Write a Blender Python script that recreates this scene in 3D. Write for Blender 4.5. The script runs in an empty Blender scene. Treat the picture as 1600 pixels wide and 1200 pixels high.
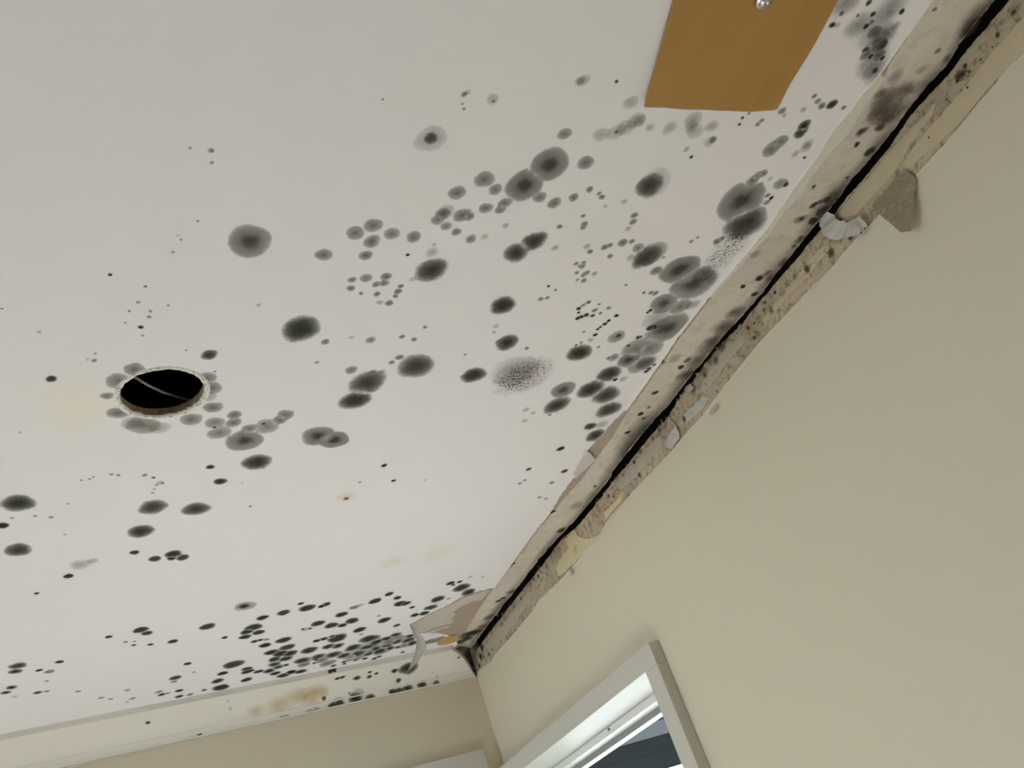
import bpy, bmesh, math, random
from mathutils import Vector, Matrix, noise

# ------------------------------------------------------------------ camera
CAMZ = 1.7
MR = ((0.8910667730084408, -0.3375019894027018, -0.3034672071999311),
      (-0.0492851065788938, 0.5927138655394808, -0.8039037578384325),
      (0.45118834863042756, 0.7312883676880567, 0.5115138290841071))
F = 1382.2066804
scn = bpy.context.scene
COL = scn.collection
cam = bpy.data.objects.new('camera', bpy.data.cameras.new('camera'))
COL.objects.link(cam)
scn.camera = cam
cam.data.sensor_fit = 'HORIZONTAL'
cam.data.sensor_width = 36.0
cam.data.lens = F * 36.0 / 1600.0
cam.data.clip_start = 0.01
R3 = Matrix(MR).transposed() @ Matrix.Diagonal((1, -1, -1))
cam.matrix_world = Matrix.Translation((0, 0, CAMZ)) @ R3.to_4x4()

# ------------------------------------------------------------------ light
SKY_STRENGTH = 2.6
world = bpy.data.worlds.new('overcast_sky')
scn.world = world
world.use_nodes = True
wb = world.node_tree.nodes['Background']
wb.inputs['Color'].default_value = (0.70, 0.87, 1.0, 1)
wb.inputs['Strength'].default_value = SKY_STRENGTH
scn.view_settings.view_transform = 'Standard'
scn.view_settings.look = 'None'
scn.view_settings.gamma = 1.0
scn.view_settings.use_curve_mapping = False
scn.view_settings.exposure = 2.69
scn.cycles.max_bounces = 14
scn.cycles.diffuse_bounces = 8
scn.cycles.transparent_max_bounces = 32


sun = bpy.data.objects.new('sun', bpy.data.lights.new('sun', 'SUN'))
COL.objects.link(sun)
sun.data.energy = 9.5
sun.data.angle = .02
sun.data.color = (1.0, .98, .97)
sun.rotation_euler = Vector((.90, -.03, -.36)).to_track_quat('-Z', 'Y').to_euler()


def portal(name, loc, rot, sx, sy):
    l = bpy.data.lights.new(name, 'AREA')
    l.shape = 'RECTANGLE'
    l.size, l.size_y = sx, sy
    l.cycles.is_portal = True
    o = bpy.data.objects.new(name, l)
    COL.objects.link(o)
    o.location = loc
    o.rotation_euler = rot
    return o


# ------------------------------------------------------------------ helpers
XW, YB, ZC = 0.985, 2.316, 2.4      # right wall face, back wall face, ceiling face
XL, YF = -4.2, -3.2                 # left wall, wall behind the camera
rnd = random.Random(7)


def ray(x, y):
    d = Vector(((x - 800) / F, (y - 600) / F, 1.0))
    return Matrix(MR).transposed() @ d


def C(x, y, z=ZC):
    d = ray(x, y)
    t = (z - CAMZ) / d.z
    return Vector((d.x * t, d.y * t, z))


def W(x, y, px=XW):
    d = ray(x, y)
    t = px / d.x
    return Vector((px, d.y * t, CAMZ + d.z * t))


def B(x, y, py=YB):
    d = ray(x, y)
    t = py / d.y
    return Vector((d.x * t, py, CAMZ + d.z * t))


def rough(pts, step=5.0, amp=0.8, seed=0, closed=False):
    """subdivide a polyline and make it ragged"""
    r = random.Random(seed)
    out = []
    n = len(pts)
    for i in range(n if closed else n - 1):
        a, b = pts[i], pts[(i + 1) % n]
        L = math.hypot(b[0] - a[0], b[1] - a[1])
        k = max(1, int(L / step))
        for j in range(k):
            t = j / k
            jx = r.uniform(-amp, amp)
            jy = r.uniform(-amp, amp)
            if j == 0:
                jx *= .3
                jy *= .3
            out.append((a[0] + (b[0] - a[0]) * t + jx, a[1] + (b[1] - a[1]) * t + jy))
    if not closed:
        out.append(pts[-1])
    return out


def link(name, bm, mat, parent=None, smooth=False):
    me = bpy.data.meshes.new(name)
    bmesh.ops.recalc_face_normals(bm, faces=bm.faces[:])
    if smooth:
        for f in bm.faces:
            f.smooth = True
    bm.to_mesh(me)
    bm.free()
    for m in (mat if isinstance(mat, (list, tuple)) else [mat]):
        me.materials.append(m)
    o = bpy.data.objects.new(name, me)
    COL.objects.link(o)
    if parent is not None:
        o.parent = parent
    return o


def tag(o, label=None, cat=None, group=None, kind=None):
    if label:
        o['label'] = label
    if cat:
        o['category'] = cat
    if group:
        o['group'] = group
    if kind:
        o['kind'] = kind
    return o


def fill_loops(bm, loops):
    edges = []
    for lp in loops:
        vs = [bm.verts.new(p) for p in lp]
        for i in range(len(vs)):
            edges.append(bm.edges.new((vs[i], vs[(i + 1) % len(vs)])))
    bmesh.ops.triangle_fill(bm, edges=edges, use_beauty=True, use_dissolve=False)


def slab(name, loops, thick, mat, parent=None):
    """flat outline (with holes) extruded along the vector thick"""
    bm = bmesh.new()
    fill_loops(bm, loops)
    g = bmesh.ops.extrude_face_region(bm, geom=bm.faces[:], use_keep_orig=True)
    vs = [e for e in g['geom'] if isinstance(e, bmesh.types.BMVert)]
    bmesh.ops.translate(bm, verts=vs, vec=Vector(thick))
    return link(name, bm, mat, parent)


def box(bm, lo, hi, bevel=0.0):
    m = Matrix.Translation((Vector(lo) + Vector(hi)) / 2) @ Matrix.Diagonal(
        (hi[0] - lo[0], hi[1] - lo[1], hi[2] - lo[2], 1))
    r = bmesh.ops.create_cube(bm, size=1.0, matrix=m)
    if bevel:
        es = list({e for v in r['verts'] for e in v.link_edges})
        bmesh.ops.bevel(bm, geom=es, offset=bevel, segments=2, affect='EDGES', profile=.5)


def boxo(name, lo, hi, mat, parent=None, bevel=0.0):
    bm = bmesh.new()
    box(bm, lo, hi, bevel)
    return link(name, bm, mat, parent)


def tube(name, pts, r, mat, parent=None, seg=8):
    bm = bmesh.new()
    rings = []
    for i, p in enumerate(pts):
        p = Vector(p)
        a = Vector(pts[max(0, i - 1)])
        b = Vector(pts[min(len(pts) - 1, i + 1)])
        t = (b - a).normalized()
        u = t.orthogonal().normalized()
        if rings:
            u = (rings[-1][1] - t * rings[-1][1].dot(t)).normalized()
        v = t.cross(u)
        rings.append(([bm.verts.new(p + (u * math.cos(k * 2 * math.pi / seg) + v * math.sin(k * 2 * math.pi / seg)) * r)
                       for k in range(seg)], u))
    for i in range(len(rings) - 1):
        A, Bq = rings[i][0], rings[i + 1][0]
        for k in range(seg):
            bm.faces.new((A[k], A[(k + 1) % seg], Bq[(k + 1) % seg], Bq[k]))
    bm.faces.new(rings[0][0])
    bm.faces.new(rings[-1][0])
    return link(name, bm, mat, parent, True)


def lathe(name, center, prof, mat, parent=None, seg=32, wob=0.0, seed=0, arc=None):
    """prof: list of (radius, z); revolved about the vertical through center"""
    r = random.Random(seed)
    bm = bmesh.new()
    rows = []
    wv = [r.uniform(-wob, wob) for _ in range(seg)]
    for (rr, z) in prof:
        if rr < 1e-6:
            rows.append([bm.verts.new((center[0], center[1], center[2] + z))])
        else:
            rows.append([bm.verts.new((center[0] + (rr + wv[k] + r.uniform(-wob, wob) * .4) * math.cos(2 * math.pi * k / seg),
                                       center[1] + (rr + wv[k] + r.uniform(-wob, wob) * .4) * math.sin(2 * math.pi * k / seg),
                                       center[2] + z + r.uniform(-wob, wob) * .3)) for k in range(seg)])
    for i in range(len(rows) - 1):
        A, Bq = rows[i], rows[i + 1]
        for k in range(seg):
            k2 = (k + 1) % seg
            if len(A) == 1 and len(Bq) > 1:
                bm.faces.new((A[0], Bq[k], Bq[k2]))
            elif len(Bq) == 1 and len(A) > 1:
                bm.faces.new((A[k], A[k2], Bq[0]))
            elif len(A) > 1:
                bm.faces.new((A[k], A[k2], Bq[k2], Bq[k]))
    return link(name, bm, mat, parent, True)


# ------------------------------------------------------------------ materials
def lin(c):
    return tuple(((v / 255.0) / 12.92 if v <= 10 else (((v / 255.0) + .055) / 1.055) ** 2.4) for v in c)


class NT:
    def __init__(self, name):
        self.m = bpy.data.materials.new(name)
        self.m.use_nodes = True
        self.t = self.m.node_tree
        self.b = self.t.nodes['Principled BSDF']
        self.b.inputs['Roughness'].default_value = .8
        self.b.inputs['Specular IOR Level'].default_value = .25
        self.tc = None

    def n(self, k, **kw):
        nd = self.t.nodes.new(k)
        for a, v in kw.items():
            setattr(nd, a, v)
        return nd

    def l(self, a, b):
        self.t.links.new(a, b)

    def obj(self):
        if not self.tc:
            self.tc = self.n('ShaderNodeTexCoord')
        return self.tc.outputs['Object']

    def noise(self, scale, detail=3, rough=.55, dist=0, vec=None):
        nd = self.n('ShaderNodeTexNoise')
        nd.inputs['Scale'].default_value = scale
        nd.inputs['Detail'].default_value = detail
        nd.inputs['Roughness'].default_value = rough
        nd.inputs['Distortion'].default_value = dist
        self.l(vec or self.obj(), nd.inputs['Vector'])
        return nd.outputs['Fac']

    def vor(self, scale, feat='F1', vec=None):
        nd = self.n('ShaderNodeTexVoronoi', feature=feat)
        nd.inputs['Scale'].default_value = scale
        self.l(vec or self.obj(), nd.inputs['Vector'])
        return nd.outputs['Distance']

    def ramp(self, fac, stops):
        nd = self.n('ShaderNodeValToRGB')
        cr = nd.color_ramp
        while len(cr.elements) < len(stops):
            cr.elements.new(.5)
        for e, (p, c) in zip(cr.elements, stops):
            e.position = p
            if not isinstance(c, (tuple, list)):
                c = (c, c, c)
            e.color = (*c[:3], 1)
        self.l(fac, nd.inputs['Fac'])
        return nd.outputs['Color']

    def math(self, op, a, b=None):
        nd = self.n('ShaderNodeMath', operation=op)
        for i, v in enumerate((a, b)):
            if v is None:
                continue
            if isinstance(v, (int, float)):
                nd.inputs[i].default_value = v
            else:
                self.l(v, nd.inputs[i])
        return nd.outputs[0]

    def mix(self, fac, a, b, blend='MIX'):
        nd = self.n('ShaderNodeMix', data_type='RGBA', blend_type=blend)
        for sock, v in ((nd.inputs[0], fac), (nd.inputs[6], a), (nd.inputs[7], b)):
            if isinstance(v, (int, float)):
                sock.default_value = v
            elif isinstance(v, tuple):
                sock.default_value = (*v[:3], 1)
            else:
                self.l(v, sock)
        return nd.outputs[2]

    def bump(self, h, strength=.3, dist=.001):
        nd = self.n('ShaderNodeBump')
        nd.inputs['Strength'].default_value = strength
        nd.inputs['Distance'].default_value = dist
        self.l(h, nd.inputs['Height'])
        self.l(nd.outputs['Normal'], self.b.inputs['Normal'])

    def col(self, c):
        if isinstance(c, tuple):
            self.b.inputs['Base Color'].default_value = (*c[:3], 1)
        else:
            self.l(c, self.b.inputs['Base Color'])


def m_paint(name, c, c2, scale=2.2, bump=.12, rough=.75):
    t = NT(name)
    t.col(t.mix(t.noise(scale, 4, .6), c, c2))
    t.b.inputs['Roughness'].default_value = rough
    t.bump(t.noise(260, 2), bump, .0006)
    return t.m


M = {}
t = NT('ceiling_paint')
base = t.mix(t.noise(3.0, 4, .6), (.85, .815, .85), (.84, .835, .845))
wob_ = t.noise(16, 4, .6)
for (sx_, sy_, rad_, c_, k_) in ((125, 635, .075, (.86, .835, .66), .55), (540, 777, .022, (.70, .58, .34), .55), (612, 878, .038, (.76, .68, .48), .5), (690, 862, .055, (.80, .75, .60), .5)):
    ds = t.n('ShaderNodeVectorMath', operation='DISTANCE')
    t.l(t.obj(), ds.inputs[0])
    ds.inputs[1].default_value = C(sx_, sy_)
    q_ = t.math('ADD', t.math('MULTIPLY', ds.outputs['Value'], 1 / rad_), t.math('MULTIPLY', t.math('SUBTRACT', wob_, .5), 1.3))
    base = t.mix(t.ramp(q_, [(.25, k_), (1.0, 0.0)]), base, c_)
t.col(base)
t.b.inputs['Roughness'].default_value = .75
t.bump(t.noise(260, 2), .12, .0006)
M['ceil'] = t.m
M['wall'] = m_paint('cream_wall_paint', (.72, .645, .520), (.71, .645, .510), 2.0)
M['trim'] = m_paint('white_gloss_trim', (.62, .59, .53), (.60, .575, .515), 3, .05, .45)
M['cornice'] = m_paint('cornice_paint', (.80, .77, .72), (.77, .745, .69), 6)
M['floor'] = m_paint('floor_boards', (.40, .38, .355), (.36, .34, .315), 4)
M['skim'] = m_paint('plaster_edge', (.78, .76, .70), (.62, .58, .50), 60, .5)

t = NT('torn_brown_board')
a = t.noise(30, 4)
t.col(t.mix(a, (.36, .29, .245), (.47, .39, .33)))
t.bump(t.noise(300, 4), .5, .001)
M['board'] = t.m

t = NT('bare_plasterboard_paper')
a = t.ramp(t.noise(3.5, 3), [(.35, (.60, .53, .465)), (.52, (.66, .605, .535)), (.68, (.70, .66, .58))])
g = t.noise(45, 5, .65)
c = t.mix(t.ramp(g, [(.30, .45), (.50, 0.0)]), a, (.38, .32, .26))
t.col(c)
t.bump(t.noise(160, 4), .35, .001)
M['strip'] = t.m

t = NT('glue_stained_plaster')
a = t.ramp(t.noise(9, 5, .65), [(.34, (.46, .37, .28)), (.50, (.58, .485, .35)), (.66, (.64, .54, .38))])
g = t.noise(70, 5, .7, .6)
c = t.mix(t.ramp(g, [(.36, .8), (.50, 0.0)]), a, (.22, .16, .105))
g2 = t.noise(38, 4, .7, .4)
c = t.mix(t.ramp(g2, [(.58, 0.0), (.66, .5)]), c, (.62, .55, .42))
t.col(c)
t.bump(t.noise(120, 5, .7), .8, .003)
M['glue'] = t.m
M['cream'] = m_paint('cream_plaster_patch', (.74, .64, .42), (.67, .57, .36), 40, .6)
M['tan'] = m_paint('tan_plaster_patch', (.66, .56, .40), (.61, .51, .355), 30, .5)
M['pink'] = m_paint('pinkish_paper_patch', (.54, .45, .37), (.59, .51, .43), 40, .5)
M['flake'] = m_paint('white_torn_paper', (.64, .60, .57), (.54, .51, .48), 60, .4)
M['greypaper'] = m_paint('grey_paper_layer', (.62, .58, .52), (.54, .49, .43), 60, .5)
M['void'] = m_paint('roof_void_dark', (.04, .035, .03), (.03, .025, .02), 8)  # near black: shade of the roof space put into the colour
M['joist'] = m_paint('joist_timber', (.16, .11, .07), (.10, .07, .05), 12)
M['cable'] = m_paint('grey_cable_sheath', (.50, .48, .47), (.45, .43, .43), 20)
M['orange'] = m_paint('orange_timber', (.62, .40, .18), (.48, .30, .12), 90, .5)
M['gyp'] = NT('gypsum_core')
t = M['gyp']
t.col(t.mix(t.ramp(t.noise(140, 4), [(.4, 0.0), (.6, 1.0)]), (.36, .25, .19), (.46, .34, .27)))
t.bump(t.noise(300, 3), .6, .001)
M['gyp'] = t.m
t = NT('chipped_rim')
t.col(t.mix(t.ramp(t.noise(230, 4, .7), [(.36, 1.0), (.47, 0.0)]), (.80, .78, .74), (.24, .22, .19)))
t.bump(t.noise(300, 3), .6, .001)
M['rim'] = t.m

t = NT('brown_paper_flap')
g = t.noise(150, 4, .7)
t.col(t.mix(t.ramp(g, [(.58, 0.0), (.68, .7)]), t.mix(t.noise(20, 3), (.30, .245, .165), (.37, .305, .215)), (.62, .56, .45)))
t.bump(t.noise(90, 3), .4, .001)
M['flap'] = t.m

t = NT('cardboard')
mp = t.n('ShaderNodeMapping')
mp.inputs['Rotation'].default_value = (0, 0, -0.02)
mp.inputs['Scale'].default_value = (1, .04, 1)
t.l(t.obj(), mp.inputs['Vector'])
st = t.noise(16, 2, .5, 0, mp.outputs['Vector'])
t.col(t.mix(t.ramp(st, [(.35, 0.0), (.65, 1.0)]), (.40, .22, .063), (.43, .248, .076)))
t.b.inputs['Roughness'].default_value = .6
wv = t.n('ShaderNodeTexWave', wave_type='BANDS', bands_direction='X')
wv.inputs['Scale'].default_value = 40
t.l(t.obj(), wv.inputs['Vector'])
t.bump(wv.outputs['Fac'], .08, .0006)
M['card'] = t.m

t = NT('bright_steel')
t.b.inputs['Metallic'].default_value = 1.0
t.b.inputs['Roughness'].default_value = .28
t.col((.62, .63, .66))
M['steel'] = t.m
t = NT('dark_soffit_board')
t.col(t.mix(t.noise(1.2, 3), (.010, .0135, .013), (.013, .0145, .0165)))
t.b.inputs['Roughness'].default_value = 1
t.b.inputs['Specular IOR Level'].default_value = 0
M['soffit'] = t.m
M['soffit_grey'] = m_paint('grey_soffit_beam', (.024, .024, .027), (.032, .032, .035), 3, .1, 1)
M['alu'] = m_paint('white_aluminium', (.82, .81, .78), (.80, .79, .76), 5, .03, .35)
M['seal'] = m_paint('grey_window_seal', (.30, .31, .30), (.27, .28, .27), 9, .05)
M['ground'] = m_paint('pale_concrete', (.22, .215, .20), (.19, .187, .18), .8)

gm = bpy.data.materials.new('window_glass')
gm.use_nodes = True
gt = gm.node_tree
gt.nodes.clear()
o_ = gt.nodes.new('ShaderNodeOutputMaterial')
mx = gt.nodes.new('ShaderNodeMixShader')
tr = gt.nodes.new('ShaderNodeBsdfTransparent')
gl = gt.nodes.new('ShaderNodeBsdfGlossy')
gl.inputs['Roughness'].default_value = .03
tr.inputs['Color'].default_value = (.93, .95, .95, 1)
mx.inputs[0].default_value = .015
gt.links.new(tr.outputs[0], mx.inputs[1])
gt.links.new(gl.outputs[0], mx.inputs[2])
gt.links.new(mx.outputs[0], o_.inputs[0])
M['glass'] = gm


def m_mould(name, col, stops, grain=.22, gscale=420, speck=None, col2=None):
    """mould: opacity falls from the middle of the colony outwards (attribute rad), broken up by grain"""
    t = NT(name)
    at = t.n('ShaderNodeAttribute', attribute_name='rad')
    de = t.n('ShaderNodeAttribute', attribute_name='dens')
    nz = t.math('SUBTRACT', t.noise(gscale, 3, .65), .5)
    nz2 = t.math('SUBTRACT', t.noise(gscale * .22, 3, .6), .5)
    rr = t.math('ADD', at.outputs['Fac'], t.math('MULTIPLY', nz, grain))
    rr = t.math('ADD', rr, t.math('MULTIPLY', nz2, grain * .9))
    al = t.ramp(rr, stops)
    if speck:
        sp = t.ramp(t.noise(speck[0], 3, .7, .8), [(speck[1], 0.0), (speck[2], 1.0)])
        al = t.math('MULTIPLY', al, sp)
    al = t.math('MULTIPLY', al, de.outputs['Fac'])
    # never any opacity on the very rim of the mesh
    al = t.math('MULTIPLY', al, t.ramp(at.outputs['Fac'], [(.93, 1.0), (1.0, 0.0)]))
    t.l(al, t.b.inputs['Alpha'])
    t.col(t.mix(t.ramp(at.outputs['Fac'], [(.1, 0.0), (.7, 1.0)]), col, col2 or col))
    t.b.inputs['Roughness'].default_value = .95
    t.b.inputs['Specular IOR Level'].default_value = .05
    return t.m


OLIVE, OLIVE2 = (.062, .064, .048), (.105, .11, .09)
MM = {
    'h': m_mould('mould_halo', OLIVE, [(0, .95), (.22, .88), (.48, .62), (.80, .50), (.93, .30), (1, 0)], .22, 600, col2=OLIVE2),
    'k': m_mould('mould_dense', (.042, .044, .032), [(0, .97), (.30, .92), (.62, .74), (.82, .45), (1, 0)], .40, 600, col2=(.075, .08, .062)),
    'd': m_mould('mould_dark', (.052, .054, .044), [(0, .97), (.55, .93), (.80, .62), (1, 0)], .22),
    'm': m_mould('mould_grey', (.105, .108, .088), [(0, .74), (.25, .60), (.60, .48), (.85, .34), (1, 0)], .34, col2=(.16, .165, .14)),
    'f': m_mould('mould_faint', (.17, .17, .15), [(0, .40), (.55, .26), (.85, .16), (1, 0)], .40),
    'u': m_mould('mould_grey_smudge', (.15, .16, .14), [(0, .55), (.5, .34), (1, 0)], .6, 260),
    't': m_mould('soot', (.055, .048, .04), [(0, .85), (.3, .55), (.7, .2), (1, 0)], .4, 300),
    's': m_mould('mould_smudge', (.115, .085, .058), [(0, .62), (.5, .34), (1, 0)], .55, 180),
    'g': m_mould('mould_grey_speckle', (.075, .085, .075), [(0, .85), (.6, .6), (1, 0)], .5, 160, (330, .50, .60)),
    'b': m_mould('mould_brown_speckle', (.075, .046, .030), [(0, 1.0), (.60, .9), (1, 0)], .55, 130, (420, .51, .58)),
    'n': m_mould('mould_brown', (.085, .050, .030), [(0, .9), (.4, .75), (1, 0)], .4, 260),
    'y': m_mould('yellow_water_stain', (.66, .47, .17), [(0, .34), (.5, .2), (1, 0)], .6, 60),
    'w': m_mould('pale_yellow_halo', (.86, .83, .62), [(0, .42), (.45, .32), (1, 0)], .5, 14),
}

# ------------------------------------------------------------------ outlines measured on the surfaces
PAINT = [(1458, 0), (1440, 26), (1416, 59), (1390, 96), (1372, 120), (1348, 147), (1327, 175), (1300, 206), (1275, 249),
         (1237, 299), (1200, 356), (1165, 398), (1140, 427), (1107, 465), (1080, 500), (1060, 525), (1040, 555),
         (1007, 602), (979, 641), (974, 643), (957, 660), (947, 672), (936, 684), (924, 697), (917, 706), (924, 722), (905, 742),
         (895, 747), (877, 772), (860, 800), (832, 835), (800, 880), (772, 919)]
TORN = [(769, 919), (744, 925), (722, 932), (703, 944), (679, 955), (640, 976), (645, 985), (656, 989), (680, 989), (699, 992),
        (710, 999), (715, 1006)]
INNER = [(1458, 0), (1440, 26), (1417, 60), (1392, 97), (1381, 122), (1362, 147), (1344, 173), (1324, 208), (1305, 228), (1288, 247),
         (1264, 279), (1251, 301), (1224, 329), (1200, 365), (1168, 402), (1143, 430), (1109, 468), (1082, 503), (1062, 528), (1042, 558),
         (1009, 605), (981, 644), (957, 682), (936, 711), (910, 748), (884, 776), (864, 800), (835, 836), (803, 881), (771, 921), (750, 949),
         (731, 981), (719, 1000)]
GAPL = [(1555, 0), (1527, 33), (1501, 66), (1480, 101), (1447, 136), (1423, 166), (1399, 200), (1369, 236), (1352, 258),
        (1329, 282), (1312, 307), (1294, 329), (1275, 350), (1251, 380), (1234, 402), (1210, 430), (1190, 459), (1165, 487), (1152, 502),
        (1132, 523), (1112, 548), (1092, 572), (1067, 603), (1047, 630), (1030, 648), (1000, 682), (957, 737), (955, 745), (930, 775), (897, 815),
        (875, 837), (845, 870), (815, 910), (784, 948), (755, 987), (736, 1012)]
GAPR = [(1577, 0), (1554, 28), (1521, 66), (1484, 114), (1460, 140), (1423, 180), (1401, 213), (1393, 226), (1365, 260), (1346, 284), (1322, 309),
        (1305, 333), (1279, 363), (1262, 382), (1249, 400), (1222, 430), (1200, 457), (1175, 485), (1157, 509), (1137, 527), (1116, 551),
        (1097, 575), (1085, 592), (1060, 625), (1045, 650), (1017, 680), (980, 727), (957, 752), (940, 777), (900, 825), (877, 843), (850, 880),
        (822, 915), (802, 940), (769, 983), (747, 1013)]
WPAINT = [(1600, 85), (1574, 107), (1547, 142), (1532, 157), (1499, 199), (1470, 232), (1432, 273), (1371, 339), (1354, 357), (1331, 381),
          (1298, 421), (1262, 456), (1187, 535), (1137, 597), (1098, 649), (1067, 683), (1050, 703), (1000, 756), (970, 790), (947, 817),
          (935, 840), (910, 868), (890, 890), (866, 916), (844, 936), (832, 955), (806, 987), (774, 1022), (767, 1034), (761, 1038), (750, 1045)]

HX, HY, HR = 0.1112, 0.9790, 0.0500


def circle(cx, cy, r, z, n=48, wob=0, seed=1):
    q = random.Random(seed)
    return [Vector((cx + (r + q.uniform(-wob, wob)) * math.cos(2 * math.pi * k / n),
                    cy + (r + q.uniform(-wob, wob)) * math.sin(2 * math.pi * k / n), z)) for k in range(n)]


# ------------------------------------------------------------------ ceiling
edge = [C(*p) for p in rough(PAINT, 4, .9, 3)]
torn = [C(*p) for p in rough(TORN, 4, .7, 4)]
e0, te = edge[0], torn[-1]
outer = [Vector((XL, YF, ZC)), Vector((e0.x, YF, ZC))] + edge + torn + [Vector((te.x, YB - .002, ZC)), Vector((XL, YB - .002, ZC))]
ceiling = slab('ceiling', [outer, circle(HX, HY, .0555, ZC, 56, .0013, 5)], (0, 0, .0012), M['ceil'])
tag(ceiling, 'white painted plasterboard ceiling spotted with black mould', kind='structure')
EDGE_XY = sorted([(p.y, p.x) for p in edge])


def edge_x(y):
    if y <= EDGE_XY[0][0]:
        return EDGE_XY[0][1]
    for (a, b) in zip(EDGE_XY, EDGE_XY[1:]):
        if a[0] <= y <= b[0]:
            s = (y - a[0]) / max(1e-9, b[0] - a[0])
            return a[1] + (b[1] - a[1]) * s
    return EDGE_XY[-1][1]


ZB = ZC + .0012
gl_ = [C(*p, z=ZB) for p in rough(GAPL, 5, .7, 8)]
bo = [Vector((XL, YF, ZB)), Vector((gl_[0].x, YF, ZB))] + gl_ + [C(718, 1009, ZB), Vector((C(718, 1009).x - .004, YB - .002, ZB)), Vector((XL, YB - .002, ZB))]
bm = bmesh.new()
fill_loops(bm, [bo, circle(HX, HY, HR, ZB, 56, .0007, 6)])
g = bmesh.ops.extrude_face_region(bm, geom=bm.faces[:], use_keep_orig=True)
bmesh.ops.translate(bm, verts=[e for e in g['geom'] if isinstance(e, bmesh.types.BMVert)], vec=(0, 0, .0105))
bm.faces.ensure_lookup_table()
for f in bm.faces:
    f.normal_update()
    c_ = f.calc_center_median()
    if abs(f.normal.z) < .5 and math.hypot(c_.x - HX, c_.y - HY) < .06:
        f.material_index = 1
board = link('plasterboard', bm, [M['board'], M['gyp']], ceiling)
tag(board, 'brown torn plasterboard under the paint')
inn = [C(*p, z=ZC + .0007) for p in rough(INNER, 4, .7, 11)]
gl2 = [C(*p, z=ZC + .0007) - Vector((.0006, 0, 0)) for p in rough(GAPL, 5, .7, 8)]
so = [Vector((inn[0].x, YF, ZC + .0007))] + inn + gl2[::-1] + [Vector((gl2[0].x, YF, ZC + .0007))]
bare = slab('bare_strip', [so], (0, 0, .0006), M['strip'], ceiling)
tag(bare, 'bare stained plasterboard strip where the cornice was removed')
# plaster ledge between paint edge and bare strip
LO = [(1376, 116), (1348, 147), (1327, 175), (1300, 206), (1275, 249), (1237, 299), (1200, 356), (1165, 398), (1140, 427), (1107, 465)]
LI = [(1114, 464), (1147, 426), (1171, 400), (1203, 366), (1226, 330), (1253, 302), (1266, 280), (1290, 248), (1307, 229), (1326, 209), (1346, 174), (1364, 148), (1383, 123)]
lo_ = [C(*p, z=ZC + .0003) for p in rough(LO, 4, .5, 21) + rough(LI, 4, .8, 22)]
slab('plaster_ledge', [lo_], (0, 0, .0006), M['skim'], ceiling)
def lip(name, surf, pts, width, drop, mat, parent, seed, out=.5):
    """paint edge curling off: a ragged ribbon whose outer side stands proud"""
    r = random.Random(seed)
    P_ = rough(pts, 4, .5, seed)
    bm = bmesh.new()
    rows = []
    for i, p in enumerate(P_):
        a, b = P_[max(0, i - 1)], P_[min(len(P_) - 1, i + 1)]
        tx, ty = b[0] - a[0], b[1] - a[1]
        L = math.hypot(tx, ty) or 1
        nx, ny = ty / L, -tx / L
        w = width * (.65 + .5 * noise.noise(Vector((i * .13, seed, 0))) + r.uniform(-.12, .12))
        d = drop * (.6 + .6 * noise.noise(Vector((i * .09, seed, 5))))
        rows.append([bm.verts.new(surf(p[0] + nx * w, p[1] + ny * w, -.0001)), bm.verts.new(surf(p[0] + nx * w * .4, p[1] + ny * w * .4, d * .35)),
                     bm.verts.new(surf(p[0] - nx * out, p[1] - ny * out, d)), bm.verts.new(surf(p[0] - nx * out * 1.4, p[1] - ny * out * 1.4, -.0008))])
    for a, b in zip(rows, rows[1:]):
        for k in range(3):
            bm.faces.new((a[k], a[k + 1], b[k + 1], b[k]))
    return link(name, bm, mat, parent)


cl_ = lambda x, y, d: C(x, y, ZC - d)
lip('paint_lip', cl_, [p[::1] for p in PAINT[:9]][::-1], 4.5, .0012, M['ceil'], ceiling, 91)
lip('paint_lip', cl_, PAINT[8:19][::-1], 9, .0022, M['ceil'], ceiling, 92)
lip('paint_lip', cl_, PAINT[26:][::-1], 3, .0010, M['ceil'], ceiling, 93)
# chipped rim round the downlight hole
lathe('chipped_rim', (HX, HY, ZC), [(.0572, .0006), (.0562, -.0009), (.0538, -.0016), (.0515, -.0008), (.0502, .0010), (.0503, .0030)],
      M['rim'], ceiling, 72, .0008, 9)
# torn paper layers in the corner
for k, (pl, mt, dz) in enumerate([
    ([(642, 976), (680, 956), (704, 945), (723, 934), (745, 927), (766, 921), (752, 938), (737, 940), (716, 950), (707, 957), (713, 959),
      (704, 966), (711, 968), (690, 974), (652, 987)], 'greypaper', .0006),
    ([(650, 987), (680, 978), (709, 968), (706, 973), (690, 977), (660, 988)], 'flake', .0003),
    ([(662, 989), (688, 981), (706, 976), (700, 981), (684, 985), (672, 990)], 'greypaper', .0004),
    ([(640, 976), (646, 985), (657, 983), (650, 978)], 'greypaper', .0002)]):
    slab('paper_layer', [[C(*p, z=ZC + dz) for p in rough(pl, 4, .6, 30 + k, True)]], (0, 0, .0004), M[mt], ceiling)
slab('timber_batten', [[C(*p, z=ZC - .0010) for p in rough([(682, 1004), (692, 998), (705, 993), (714, 992), (718, 1000), (708, 1004), (697, 1008), (685, 1008)], 4, .5, 41, True)]],
     (0, 0, .0011), M['orange'], ceiling)['label'] = 'splintered orange timber showing in the corner'

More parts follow.
